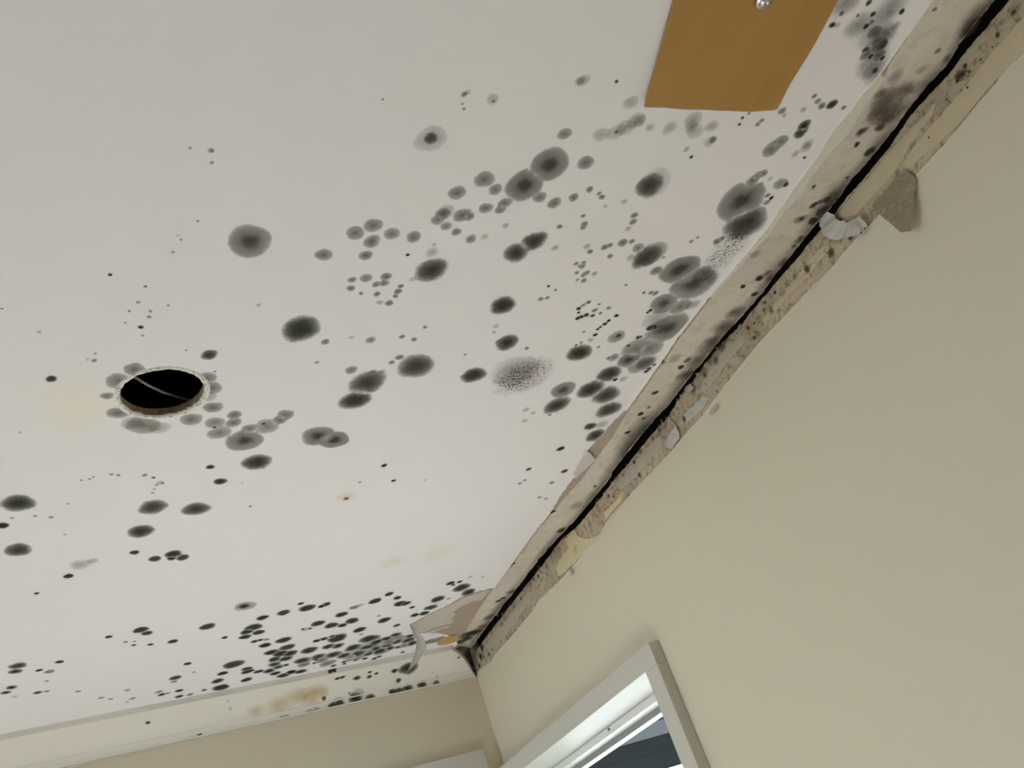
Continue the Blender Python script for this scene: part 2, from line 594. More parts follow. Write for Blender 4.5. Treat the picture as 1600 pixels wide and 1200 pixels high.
# roof space above: dark box added to shut out sky light, with joists
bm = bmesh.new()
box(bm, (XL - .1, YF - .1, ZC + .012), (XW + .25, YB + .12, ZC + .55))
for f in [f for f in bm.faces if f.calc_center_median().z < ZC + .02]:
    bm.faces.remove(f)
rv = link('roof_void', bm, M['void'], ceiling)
for k in range(9):
    y0 = -2.75 + k * .6
    boxo('joist', (XL, y0, ZC + .0125), (XW - .03, y0 + .045, ZC + .13), M['joist'], ceiling, .003)

# ------------------------------------------------------------------ right wall
wp = [W(*p) for p in rough(WPAINT, 4, .8, 51)]
OP = dict(y0=1.455, y1=2.285, z0=.95, z1=2.062)
win_loop = lambda x: [Vector((x, OP['y0'], OP['z0'])), Vector((x, OP['y1'], OP['z0'])), Vector((x, OP['y1'], OP['z1'])), Vector((x, OP['y0'], OP['z1']))]
wo = [Vector((XW, YF, 0)), Vector((XW, YF, wp[0].z))] + wp + [Vector((XW, YB, wp[-1].z)), Vector((XW, YB, 0))]
wall_right = slab('wall_right', [wo, win_loop(XW)], (.0016, 0, 0), M['wall'])
tag(wall_right, 'cream painted wall with bare plaster along its top', kind='structure')
XS = XW + .0016
gr = [W(*p, px=XS) for p in rough(GAPR, 5, .8, 52)]
wo = [Vector((XS, YF, 0)), Vector((XS, YF, gr[0].z))] + gr + [Vector((XS, YB, gr[-1].z)), Vector((XS, YB, 0))]
ws = slab('bare_plaster', [wo, win_loop(XS)], (.17, 0, 0), M['glue'], wall_right)
tag(ws, 'tan glue-stained plaster strip above the paint')


boxo('light_stop', (XW + .03, YF - .1, ZC + .0085), (XW + .27, YB + .11, ZC + .06), M['void'], wall_right)  # added strip: stops a light leak over the wall, coloured dark like shade


def wpatch(name, px, mat, t, seed, amp=.9, step=4):
    return slab(name, [[W(*p, px=XS - t) for p in rough(px, step, amp, seed, True)]], (t * .98, 0, 0), M[mat], wall_right)


wpatch('plaster_patch', [(1600, 25), (1575, 55), (1550, 82), (1530, 108), (1505, 140), (1482, 166), (1465, 187), (1447, 205), (1428, 228), (1416, 250),
                         (1414, 262), (1424, 262), (1436, 248), (1462, 228), (1500, 192), (1530, 155), (1552, 130), (1600, 84)], 'tan', .0010, 61)
wpatch('plaster_patch', [(1398, 228), (1420, 205), (1445, 180), (1462, 160), (1458, 178), (1438, 202), (1420, 228), (1412, 248), (1398, 268), (1375, 295),
                         (1352, 318), (1338, 336), (1318, 340), (1309, 336), (1330, 308), (1352, 284)], 'tan', .0013, 62, .6)
wpatch('plaster_patch', [(883, 842), (897, 828), (905, 838), (918, 842), (933, 838), (940, 830), (944, 826), (935, 843), (915, 862), (899, 879), (880, 896), (872, 900),
                         (868, 888), (878, 868), (888, 856)], 'cream', .0018, 63, 1.6)
wpatch('plaster_patch', [(944, 800), (962, 782), (975, 768), (972, 782), (958, 798), (946, 813)], 'cream', .0011, 64, 1.2)
wpatch('plaster_patch', [(980, 735), (1000, 712), (1020, 690), (1032, 680), (1036, 694), (1022, 712), (1004, 733), (986, 752), (972, 765), (966, 758)], 'pink', .0010, 65, 1.5)
wpatch('plaster_patch', [(760, 1008), (785, 976), (806, 948), (825, 925), (838, 920), (828, 938), (812, 962), (792, 990), (772, 1012), (764, 1020)], 'pink', .0010, 66, 1.4)
wpatch('plaster_patch', [(1112, 575), (1132, 548), (1150, 530), (1165, 522), (1160, 540), (1140, 560), (1122, 588), (1104, 610), (1092, 616), (1098, 596)], 'pink', .0012, 67, 1.5)
wpatch('plaster_patch', [(1190, 500), (1215, 470), (1238, 440), (1262, 408), (1285, 385), (1300, 384), (1280, 410), (1255, 440), (1232, 462), (1210, 490), (1195, 510)], 'tan', .0009, 68, 1.3)
wpatch('plaster_patch', [(1085, 632), (1100, 618), (1110, 622), (1096, 640), (1080, 656), (1064, 664), (1068, 648)], 'flake', .0014, 69, 1.5)
wpatch('plaster_patch', [(954, 806), (972, 786), (974, 788), (960, 803), (950, 815)], 'flake', .0017, 70, .5)


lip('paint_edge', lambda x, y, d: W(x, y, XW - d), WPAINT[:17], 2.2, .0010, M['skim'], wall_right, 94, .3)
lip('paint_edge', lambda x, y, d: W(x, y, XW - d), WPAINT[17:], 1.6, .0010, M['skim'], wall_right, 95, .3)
# ragged paint fringe and glue crumbs: far too many to count
def crumbs(name, surf, pts, n, smin, smax, mat, parent, seed, nrm):
    r = random.Random(seed)
    bm = bmesh.new()
    for _ in range(n):
        i = r.randrange(len(pts) - 1)
        s = r.random()
        q = (pts[i][0] + (pts[i + 1][0] - pts[i][0]) * s, pts[i][1] + (pts[i + 1][1] - pts[i][1]) * s)
        off = r.gauss(0, 1)
        q = (q[0] + off * pts[i][2] * .7, q[1] + off * pts[i][2] * .7)
        c = surf(*q)
        a = Vector(nrm).orthogonal().normalized()
        b = Vector(nrm).cross(a)
        th = r.uniform(0, 6.28)
        u = a * math.cos(th) + b * math.sin(th)
        v = b * math.cos(th) - a * math.sin(th)
        L, Wd, H = r.uniform(smin, smax), r.uniform(smin, smax) * .45, r.uniform(.0006, .0028)
        n_ = Vector(nrm)
        p = [bm.verts.new(c + u * L * x + v * Wd * y + n_ * h) for (x, y, h) in
             ((-.5, -.5, 0), (.45, -.3, 0), (.6, .4, 0), (-.3, .5, 0), (-.2, -.1, H), (.35, .15, H * .8))]
        for f in ((0, 1, 5, 4), (1, 2, 5), (2, 3, 4, 5), (3, 0, 4)):
            bm.faces.new([p[k] for k in f])
    o = link(name, bm, mat, parent)
    o['kind'] = 'stuff'
    return o


mid = [((a[0] + b[0]) / 2, (a[1] + b[1]) / 2, 9) for a, b in
       [((1577, 0), (1600, 20)), ((1460, 140), (1532, 157)), ((1322, 309), (1400, 300)), ((1262, 382), (1320, 392)), ((1200, 457), (1262, 456)), ((1116, 551), (1187, 535)), ((1045, 650), (1098, 649)), ((980, 727), (1020, 735)),
        ((900, 825), (947, 817)), ((850, 880), (890, 890)), ((802, 940), (832, 955)), ((750, 1013), (774, 1022))]]
sx = lambda x, y: W(x, y, XS)
crumbs('glue_crumbs', sx, mid[3:], 420, .0025, .008, M['glue'], wall_right, 71, (-1, 0, 0))
crumbs('glue_crumbs', sx, mid[3:], 150, .002, .006, M['cream'], wall_right, 72, (-1, 0, 0))
lowmid = [(870, 912, 5), (845, 934, 6), (825, 950, 6), (800, 985, 6), (775, 1015, 5)]
crumbs('paint_fringe', sx, lowmid, 60, .003, .009, M['flake'], wall_right, 73, (-1, 0, 0))
crumbs('paint_fringe', sx, [(p[0], p[1], 1.5) for p in WPAINT[12:]], 120, .002, .006, M['skim'], wall_right, 74, (-1, 0, 0))
crumbs('gap_fringe', sx, [(p[0] + 2, p[1] + 2, 2.5) for p in GAPR[18:26]], 90, .003, .009, M['glue'], wall_right, 75, (-1, 0, 0))
crumbs('gap_fringe', sx, [(p[0] + 2, p[1] + 2, 2.0) for p in GAPR[26:]], 90, .002, .006, M['glue'], wall_right, 76, (-1, 0, 0))
cz = lambda x, y: C(x, y, ZC + .0002)
crumbs('paint_fringe', cz, [(p[0], p[1], 1.6) for p in PAINT[10:19]], 70, .002, .006, M['skim'], ceiling, 77, (0, 0, -1))
crumbs('paint_fringe', cz, [(p[0] + 2, p[1] + 2, 2.2) for p in PAINT[25:]], 60, .002, .006, M['skim'], ceiling, 78, (0, 0, -1))

# ------------------------------------------------------------------ other walls, floor
DO = dict(x0=.13, x1=.895, z1=2.10)
loop = [Vector((XL, YB, 0)), Vector((DO['x0'], YB, 0)), Vector((DO['x0'], YB, DO['z1'])), Vector((DO['x1'], YB, DO['z1'])), Vector((DO['x1'], YB, 0)),
        Vector((XW + .17, YB, 0)), Vector((XW + .17, YB, ZC + .05)), Vector((XL, YB, ZC + .05))]
wall_back = slab('wall_back', [loop], (0, .1, 0), M['wall'])
tag(wall_back, 'cream wall under the remaining cornice', kind='structure')
WL = dict(y0=.85, y1=2.24, z0=1.15, z1=2.12)
loop = [Vector((XL, YF, 0)), Vector((XL, YB + .1, 0)), Vector((XL, YB + .1, ZC + .05)), Vector((XL, YF, ZC + .05))]
hole = [Vector((XL, WL['y0'], WL['z0'])), Vector((XL, WL['y1'], WL['z0'])), Vector((XL, WL['y1'], WL['z1'])), Vector((XL, WL['y0'], WL['z1']))]
wall_left = slab('wall_left', [loop, hole], (-.12, 0, 0), M['wall'])
tag(wall_left, kind='structure')
loop = [Vector((XL - .12, YF, 0)), Vector((XW + .17, YF, 0)), Vector((XW + .17, YF, ZC + .05)), Vector((XL - .12, YF, ZC + .05))]
wall_front = slab('wall_front', [loop], (0, -.12, 0), M['wall'])
tag(wall_front, kind='structure')
tag(boxo('floor', (XL - .12, YF - .12, -.08), (XW + .17, YB + .1, 0), M['floor']), kind='structure')
tag(boxo('ground', (-25, -25, -.45), (25, 25, -.40), M['ground']), kind='structure')


def framed_window(name, lo, hi, axis):
    """plain white frame with one mullion and two panes in a wall opening outside the picture"""
    e = bpy.data.objects.new(name, None)
    COL.objects.link(e)
    tag(e, kind='structure')
    f = .045
    a0, a1, z0, z1 = lo[0], hi[0], lo[1], hi[1]
    def P(a, d, z):
        return (XL - .09 + d, a, z) if axis == 'y' else (a, YF - .09 + d, z)
    mid_ = (a0 + a1) / 2
    for (p, q, u, v) in ((a0, a0 + f, z0, z1), (a1 - f, a1, z0, z1), (mid_ - .02, mid_ + .02, z0 + f, z1 - f), (a0 + f, a1 - f, z0, z0 + f), (a0 + f, a1 - f, z1 - f, z1)):
        boxo('window_frame', P(p, 0, u), P(q, .05, v), M['alu'], e, .003)
    for (p, q) in ((a0 + f, mid_ - .02), (mid_ + .02, a1 - f)):
        boxo('pane', P(p, .02, z0 + f), P(q, .026, z1 - f), M['glass'], e)


framed_window('window_2', (WL['y0'], WL['z0']), (WL['y1'], WL['z1']), 'y')
portal('window_portal', (XL - .13, (WL['y0'] + WL['y1']) / 2, (WL['z0'] + WL['z1']) / 2), (0, -math.pi / 2, 0), WL['z1'] - WL['z0'], WL['y1'] - WL['y0'])
portal('window_portal', (XW + .19, (OP['y0'] + OP['y1']) / 2, (OP['z0'] + OP['z1']) / 2), (0, math.pi / 2, 0), OP['z1'] - OP['z0'], OP['y1'] - OP['y0'])

# ------------------------------------------------------------------ cornice on the back wall (trim_1), with its mitred open end
YC0, ZW = 2.205, 2.332
prof = [(YC0, ZC - .0002), (YC0, ZC - .0130)]
for k in range(1, 25):
    th = k / 24 * math.pi / 2
    prof.append((YC0 + .004 + .1005 * math.sin(th), (ZC - .0130) - .051 * (1 - math.cos(th))))
prof += [(YB - .0045, ZW), (YB - .0005, ZW)]
inner = [(YB - .0005, ZW + .012), (YB - .011, ZW + .016)]
for k in range(11, 0, -1):
    th = k / 12 * math.pi / 2
    inner.append((YC0 + .013 + .0855 * math.sin(th), (ZC - .0025) - .045 * (1 - math.cos(th))))
inner += [(YC0 + .008, ZC - .0002)]
bm = bmesh.new()
ring = prof + inner
xend = lambda y: .8885 + (y - YC0) * .83
L_ = [bm.verts.new((XL, y, z)) for y, z in ring]
R_ = [bm.verts.new((xend(y), y, z)) for y, z in ring]
n = len(ring)
for k in range(n):
    bm.faces.new((L_[k], L_[(k + 1) % n], R_[(k + 1) % n], R_[k]))
fe = bm.faces.new(R_)
bmesh.ops.triangulate(bm, faces=[fe])
cornice = link('trim_1', bm, M['cornice'])
tag(cornice, 'white cove cornice with mould spots along the back wall', kind='structure')
# lower paint bead of the cornice: ragged lip
bm = bmesh.new()
xs = [XL + i * .02 for i in range(int((xend(YB) - XL) / .02) + 1)]
rows = []
for x in xs:
    j = noise.noise(Vector((x * 25, 0, 0))) * .0012
    rows.append([bm.verts.new(p) for p in ((x, YB - .0005, ZW + .0012), (x, YB - .0056, ZW + .0006), (x, YB - .0058, ZW - .0016 + j), (x, YB - .0005, ZW - .0022 + j))])
for a, b in zip(rows, rows[1:]):
    for k in range(4):
        bm.faces.new((a[k], a[(k + 1) % 4], b[(k + 1) % 4], b[k]))
link('paint_bead', bm, M['trim'], cornice)

# arc length table of the cove for the mould that sits on it
CL = [0.0]
for a, b in zip(prof, prof[1:]):
    CL.append(CL[-1] + math.hypot(b[0] - a[0], b[1] - a[1]))


def cove(x, s, off):
    s = min(max(s, .0005), CL[-3] - .0005)
    for i in range(len(CL) - 1):
        if CL[i] <= s <= CL[i + 1]:
            q = (s - CL[i]) / (CL[i + 1] - CL[i])
            a, b = prof[i], prof[i + 1]
            d = Vector((b[0] - a[0], b[1] - a[1])).normalized()
            nx = Vector((d.y, -d.x))
            return Vector((x, a[0] + (b[0] - a[0]) * q + nx.x * off, a[1] + (b[1] - a[1]) * q + nx.y * off))


def cove_hit(px, py):
    """pixel ray -> (x, arc length) on the cove"""
    d = ray(px, py)
    best = None
    for i in range(len(prof) - 1):
        a, b = prof[i], prof[i + 1]
        # point = t*d ; y=t*dy ; z=CAMZ+t*dz ; on segment a + q(b-a)
        ey, ez = b[0] - a[0], b[1] - a[1]
        den = d.y * ez - d.z * ey
        if abs(den) < 1e-12:
            continue
        t = (a[0] * ez - (a[1] - CAMZ) * ey) / den
        q = ((t * d.y - a[0]) * ey + (CAMZ + t * d.z - a[1]) * ez) / (ey * ey + ez * ez)
        if -.02 <= q <= 1.02 and t > 0 and (best is None or t < best[0]):
            best = (t, t * d.x, CL[i] + q * (CL[i + 1] - CL[i]))
    return best[1:] if best else None


# ------------------------------------------------------------------ window in the right wall, its frame, and the door below the cornice
win = bpy.data.objects.new('window_1', None)
COL.objects.link(win)
win.location = (XW, 1.428, 0.93)
tag(win, 'white framed window beside the back corner', kind='structure')
inv = Matrix.Translation((-XW, -1.428, -0.93))


def wpart(name, lo, hi, mat, bevel=.0015, parent=None):
    o = boxo(name, lo, hi, M[mat], parent or win, bevel)
    o.data.transform(inv)
    return o


XA = .961
ZH0, ZH1 = CAMZ + .344, CAMZ + .3862
YJ0, YJ1 = 1.4275, 1.4745
wpart('architrave_head', (XA, YJ0, ZH0), (XW - .0002, YB - .004, ZH1), 'trim')
wpart('architrave_jamb', (XA, YJ0, .93), (XW - .0002, YJ1, ZH0), 'trim')
wpart('reveal_head', (XA + .004, YJ0 + .012, ZH0 + .0005), (XW + .165, YB - .006, ZH0 + .018), 'trim', 0)
wpart('reveal_jamb', (XA + .004, YJ1 - .018, .95), (XW + .165, YJ1, ZH0), 'trim', 0)
wpart('reveal_jamb', (XA + .004, 2.27, .95), (XW + .165, 2.29, ZH0), 'trim', 0)
wpart('sill', (XA - .02, YJ0, .93), (XW + .165, YB - .01, .955), 'trim')
ZR = ZH0
wpart('outer_frame', (1.090, YJ1, ZR - .017), (1.128, 2.27, ZR), 'alu', .001)
wpart('track_seal', (1.1275, YJ1 + .002, ZR - .0305), (1.1295, 2.268, ZR - .017), 'seal', 0)
wpart('sash_head', (1.1295, YJ1 + .002, ZR - .0305), (1.162, 2.268, ZR - .002), 'alu', .001)
wpart('sash_stile', (1.134, YJ1, .96), (1.160, YJ1 + .008, ZR - .030), 'seal', 0)
wpart('sash_stile', (1.130, 2.25, .96), (1.160, 2.27, ZR - .0306), 'alu', .001)
wpart('bottom_rail', (1.130, YJ1, .955), (1.162, 2.27, .99), 'alu', .001)
wpart('pane', (1.1455, YJ1 + .008, .99), (1.150, 2.25, ZR - .0306), 'glass', 0)
wpart('latch', (1.086, 1.90, ZR - .009), (1.0905, 1.907, ZR - .003), 'seal', .001)

door = bpy.data.objects.new('door_1', None)
COL.objects.link(door)
door.location = (.51, YB, 0)
tag(door, 'white door frame on the back wall', kind='structure')
dinv = Matrix.Translation((-.51, -YB, 0))


def dpart(name, lo, hi, mat, bevel=.0015, parent=None):
    o = boxo(name, lo, hi, M[mat], parent or door, bevel)
    o.data.transform(dinv)
    return o


YD = YB - .016
dpart('architrave_head', (.085, YD, 2.0935), (.9385, YB - .0002, 2.1445), 'trim')
dpart('architrave_jamb', (.8875, YD, 0.001), (.9385, YB - .0002, 2.0935), 'trim')
dpart('architrave_jamb', (.085, YD, 0.001), (.136, YB - .0002, 2.0935), 'trim')
dpart('jamb_lining', (.872, YB - .004, 0.001), (.8945, YB + .098, 2.0935), 'trim', 0)
dpart('jamb_lining', (.1305, YB - .004, 0.001), (.152, YB + .098, 2.0935), 'trim', 0)
dpart('jamb_lining', (.152, YB - .004, 2.075), (.872, YB + .098, 2.0935), 'trim', 0)
leaf = dpart('door_leaf', (.155, YB + .03, .008), (.869, YB + .066, 2.072), 'trim', .002)
for (z0, z1) in ((.2, .85), (1.05, 1.9)):
    dpart('door_panel', (.27, YB + .024, z0), (.754, YB + .032, z1), 'trim', .004, leaf)
tube('door_handle', [(-.29 + .51 - .51, .03, 1.0), (-.29, -.02, 1.0), (-.20, -.025, 1.0)], .009, M['steel'], leaf)

# verandah roof outside the window: dark boards running away from the wall
vr = bpy.data.objects.new('verandah_roof', None)
COL.objects.link(vr)
vr.location = (3.2, 4.0, 2.45)
tag(vr, 'dark boarded verandah soffit seen through the window', 'roof')
ys = [-3.3, -2.7, -2.1, -1.48, -.86, -.24, .38, 1.0, 1.62, 2.24, 2.86, 3.48, 4.28]
vinv = Matrix.Translation((-3.2, -4.0, -2.45))
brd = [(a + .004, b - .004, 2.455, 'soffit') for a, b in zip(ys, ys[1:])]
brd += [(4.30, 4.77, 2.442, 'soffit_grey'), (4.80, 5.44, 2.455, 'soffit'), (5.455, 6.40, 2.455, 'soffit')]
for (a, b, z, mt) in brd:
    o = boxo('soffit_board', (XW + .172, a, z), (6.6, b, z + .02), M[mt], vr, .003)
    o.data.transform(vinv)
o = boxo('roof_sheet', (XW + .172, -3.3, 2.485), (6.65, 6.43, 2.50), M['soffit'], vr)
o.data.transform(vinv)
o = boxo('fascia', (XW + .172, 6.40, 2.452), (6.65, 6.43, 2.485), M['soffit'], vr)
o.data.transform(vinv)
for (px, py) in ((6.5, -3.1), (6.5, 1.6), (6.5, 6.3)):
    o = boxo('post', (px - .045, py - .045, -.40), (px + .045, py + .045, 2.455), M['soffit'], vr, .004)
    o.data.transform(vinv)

# ------------------------------------------------------------------ cardboard sheet and its screw
card = bpy.data.objects.new('cardboard_sheet', None)
COL.objects.link(card)
cc = C(1170, 60)
card.location = cc
tag(card, 'brown cardboard sheet screwed flat to the ceiling, its free end slightly wavy', 'cardboard')
left = [C(1006, 164.5, ZC - .006), C(1020, 120, ZC - .005), C(1054, 0, ZC - .0045)]
right = [C(1215, 170, ZC - .006), C(1232, 135, ZC - .005), C(1270, 75, ZC - .005), C(1310, 0, ZC - .0045)]
left.append(left[-1] + (left[-1] - left[-2]).normalized() * .34)
right.append(right[-1] + (right[-1] - right[-2]).normalized() * .34)


def along(pl, s):
    Ls = [0]
    for a, b in zip(pl, pl[1:]):
        Ls.append(Ls[-1] + (b - a).length)
    s *= Ls[-1]
    for i in range(len(pl) - 1):
        if s <= Ls[i + 1] + 1e-9:
            return pl[i].lerp(pl[i + 1], (s - Ls[i]) / (Ls[i + 1] - Ls[i]))
    return pl[-1]


NU, NV = 28, 22
bm = bmesh.new()
grid = []
crease = [(0, 0), (.16, .0005), (.30, .0009), (.42, .0002), (.62, .0006), (.78, .0016), (1, .0)]
botpx = [(0, 164.5), (.13, 163.6), (.30, 167.5), (.55, 171), (.8, 172.5), (.97, 171.5), (1.0, 170)]


def interp(tab, u):
    for (a, b) in zip(tab, tab[1:]):
        if u <= b[0]:
            return a[1] + (b[1] - a[1]) * (u - a[0]) / (b[0] - a[0])
    return tab[-1][1]


for j in range(NV + 1):
    v = j / NV
    row = []
    for i in range(NU + 1):
        u = i / NU
        p = along(left, v ** 1.3).lerp(along(right, v ** 1.3), u)
        if j == 0:
            q = C(1006 + (1214 - 1006) * u, interp(botpx, u), ZC - .006)
            p = q
        wave = interp(crease, u) * (.6 + .4 * (1 - v)) + .0006 * math.sin(u * 9 + 1) * (1 - v)
        lift = .0022 * (1 - v) ** 3 * (1 + .8 * math.sin(u * 5 + .6))
        row.append(bm.verts.new(p - cc + Vector((0, 0, -wave - lift))))
    grid.append(row)
for j in range(NV):
    for i in range(NU):
        bm.faces.new((grid[j][i], grid[j][i + 1], grid[j + 1][i + 1], grid[j + 1][i]))
g = bmesh.ops.extrude_face_region(bm, geom=bm.faces[:], use_keep_orig=True)
bmesh.ops.translate(bm, verts=[e for e in g['geom'] if isinstance(e, bmesh.types.BMVert)], vec=(0, 0, .0032))
link('sheet', bm, M['card'], card)
sc_ = C(1194, 2, ZC - .0095) - cc
wash = lathe('washer', sc_, [(0, .0008), (.0088, .0010), (.0090, -.0002), (.0086, -.0010), (.0045, -.0011)], M['steel'], card, 32)
scr = lathe('screw', sc_, [(.0058, -.0008), (.0060, -.0018), (.0052, -.0034), (.0034, -.0044), (.0016, -.0046), (.0013, -.0030), (0, -.0026)], M['steel'], card, 28)
scr['label'] = 'silver screw head holding the cardboard'

# ------------------------------------------------------------------ cable in the downlight hole
pts = [C(x, y, ZC + dz) for (x, y, dz) in [(150, 560, .075), (185, 578, .055), (214, 591, .045), (232, 602, .040), (255, 613, .036), (280, 621, .033), (303, 627, .032),
                                            (330, 631, .040), (360, 636, .060)]]
cb = tube('electrical_cable', pts, .0019, M['cable'], None, 10)
tag(cb, 'loose grey cable crossing inside the open downlight hole', 'cable')


# ------------------------------------------------------------------ torn paint and paper hanging from the edges
def scrap(name, px, surf, mat, label, cat, group, crumple=.002, seed=0, thick=.0007, cuts=2, ragged=.6, freq=70):
    """torn sheet: px outline with a depth for every vertex"""
    outl = []
    r = random.Random(seed)
    n_ = len(px)
    for i in range(n_):
        a, b = px[i], px[(i + 1) % n_]
        k = max(1, int(math.hypot(b[0] - a[0], b[1] - a[1]) / 5))
        for j in range(k):
            s = j / k
            jit = 0 if j == 0 else ragged
            outl.append((a[0] + (b[0] - a[0]) * s + r.uniform(-jit, jit), a[1] + (b[1] - a[1]) * s + r.uniform(-jit, jit), a[2] + (b[2] - a[2]) * s))
    bm = bmesh.new()
    fill_loops(bm, [[surf(*p) for p in outl]])
    bmesh.ops.subdivide_edges(bm, edges=bm.edges[:], cuts=cuts, use_grid_fill=True)
    ctr = sum((v.co for v in bm.verts), Vector()) / len(bm.verts)
    dirn = (Vector((0, 0, CAMZ)) - ctr).normalized()
    for v in bm.verts:
        v.co += dirn * noise.noise(v.co * freq + Vector((seed, 0, 0))) * crumple + dirn * noise.noise(v.co * 160) * crumple * .5
    g = bmesh.ops.extrude_face_region(bm, geom=bm.faces[:], use_keep_orig=True)
    bmesh.ops.translate(bm, verts=[e for e in g['geom'] if isinstance(e, bmesh.types.BMVert)], vec=-dirn * thick)
    for v in bm.verts:
        v.co -= ctr
    o = link(name, bm, M[mat], None)
    o.location = ctr
    tag(o, label, cat, group)
    return o


wsurf = lambda x, y, d: W(x, y, XW - d)
csurf = lambda x, y, d: C(x, y, ZC - d)
GRP = 'torn paint and paper along the missing cornice'
scrap('paper_flap', [(1414, 265, .001), (1430, 276, .002), (1432, 292, .005), (1427, 305, .007), (1429, 320, .010), (1423, 361, .018), (1407, 363, .018),
                     (1399, 356, .016), (1374, 335, .008), (1362, 322, .001), (1384, 297, .0005), (1401, 275, .0005)], wsurf, 'flap',
      'brown pointed paper flap folded down over the cream wall', 'torn paper', GRP, .0012, 81, ragged=.4)
scrap('paint_flake', [(1280, 341, .010), (1286, 336, .012), (1293, 331, .012), (1299, 334, .009), (1303, 335, .009), (1306, 342, .007), (1313, 346, .006), (1318, 344, .004), (1324, 348, .003),
                      (1331, 343, .006), (1337, 342, .008), (1340, 338, .011), (1345, 336, .012), (1346, 342, .010), (1351, 346, .010), (1356, 354, .005), (1349, 356, .009), (1351, 361, .006),
                      (1344, 362, .010), (1343, 369, .008), (1336, 372, .012), (1331, 369, .008), (1324, 372, .004), (1316, 371, .002), (1309, 376, .003), (1300, 374, .006), (1292, 372, .007),
                      (1286, 366, .010), (1284, 359, .012), (1280, 352, .012)], wsurf, 'flake',
      'large crumpled white scrap across the black gap, beside the brown flap', 'torn paint', GRP, .007, 82, ragged=.9, cuts=1, freq=60)
scrap('paint_flake', [(1055, 664, .004), (1061, 675, .003), (1062, 685, .002), (1056, 692, .006), (1050, 701, .004), (1041, 699, .002), (1041, 687, .003), (1047, 677, .005)], wsurf, 'flake',
      'small white scrap standing off the bare wall strip, halfway down it', 'torn paint', GRP, .003, 83)
scrap('paint_flake', [(915, 704, .0002), (922, 708, .004), (930, 719, .005), (922, 727, .003), (913, 735, .003), (902, 745, .001), (895, 742, .0003), (905, 724, .0003)], csurf, 'flake',
      'white curled flake on the ceiling paint edge below the brown tear', 'torn paint', GRP, .0015, 84)
scrap('paint_flake', [(1268, 446, .002), (1276, 440, .003), (1278, 447, .002), (1266, 454, .001)], wsurf, 'flake',
      'tiny white flake at the wall paint edge under the large white scrap', 'torn paint', GRP, .001, 85)
scrap('paint_flake', [(1112, 636, .001), (1121, 630, .006), (1120, 637, .007), (1112, 648, .004), (1107, 647, .001)], wsurf, 'greypaper',
      'tiny grey flake curling off the wall, level with the small white scrap', 'torn paint', GRP, .001, 86)
scrap('paint_flake', [(888, 889, .001), (893, 890, .006), (894, 897, .008), (891, 900, .006), (890, 894, .003)], wsurf, 'greypaper',
      'tiny curled flake at the wall paint edge below the cream patch', 'torn paint', GRP, .001, 87)
scrap('paint_flake', [(1071, 604, .002), (1078, 600, .006), (1084, 606, .005), (1076, 613, .006), (1068, 611, .003)], wsurf, 'flake',
      'small pale chip lodged in the narrow part of the black gap', 'torn paint', GRP, .002, 88)

# curled strip of ceiling paint hanging in front of the cornice
bm = bmesh.new()
LFT = [(640, 976, 0), (646, 991, .004), (651, 1000, .008), (650, 1013, .014), (645, 1030, .020), (638, 1046, .026), (634, 1051, .028)]
RGT = [(650, 983, 0), (657, 991, .0), (665, 1003, .001), (666, 1011, .004), (659, 1024, .012), (650, 1037, .020), (636, 1051, .027)]
y0 = C(640, 976).y - .002
rows = []
for (l, r) in zip(LFT, RGT):
    row = []
    for s in (0, .25, .5, .75, 1):
        x, y = l[0] + (r[0] - l[0]) * s, l[1] + (r[1] - l[1]) * s
        d = l[2] + (r[2] - l[2]) * s + math.sin(s * math.pi) * .004
        row.append(bm.verts.new(B(x, y, y0 + d * .9)))
    rows.append(row)
for a, b in zip(rows, rows[1:]):
    for k in range(4):
        bm.faces.new((a[k], a[k + 1], b[k + 1], b[k]))
bmesh.ops.subdivide_edges(bm, edges=bm.edges[:], cuts=1, use_grid_fill=True)
g = bmesh.ops.extrude_face_region(bm, geom=bm.faces[:], use_keep_orig=True)
bmesh.ops.translate(bm, verts=[e for e in g['geom'] if isinstance(e, bmesh.types.BMVert)], vec=(.0002, .0008, 0))
for v in bm.verts:
    if v.co.z > ZC - .0002:
        v.co.z = ZC - .0002
bm.verts.ensure_lookup_table()
ctr = bm.verts[0].co.copy()
for v in bm.verts:
    v.co -= ctr
o = link('paint_curl', bm, M['flake'], None, True)
o.location = ctr
tag(o, 'pale curled paint strip hanging from the ceiling in front of the cornice', 'torn paint', GRP)

# ------------------------------------------------------------------ mould
_mi = 0


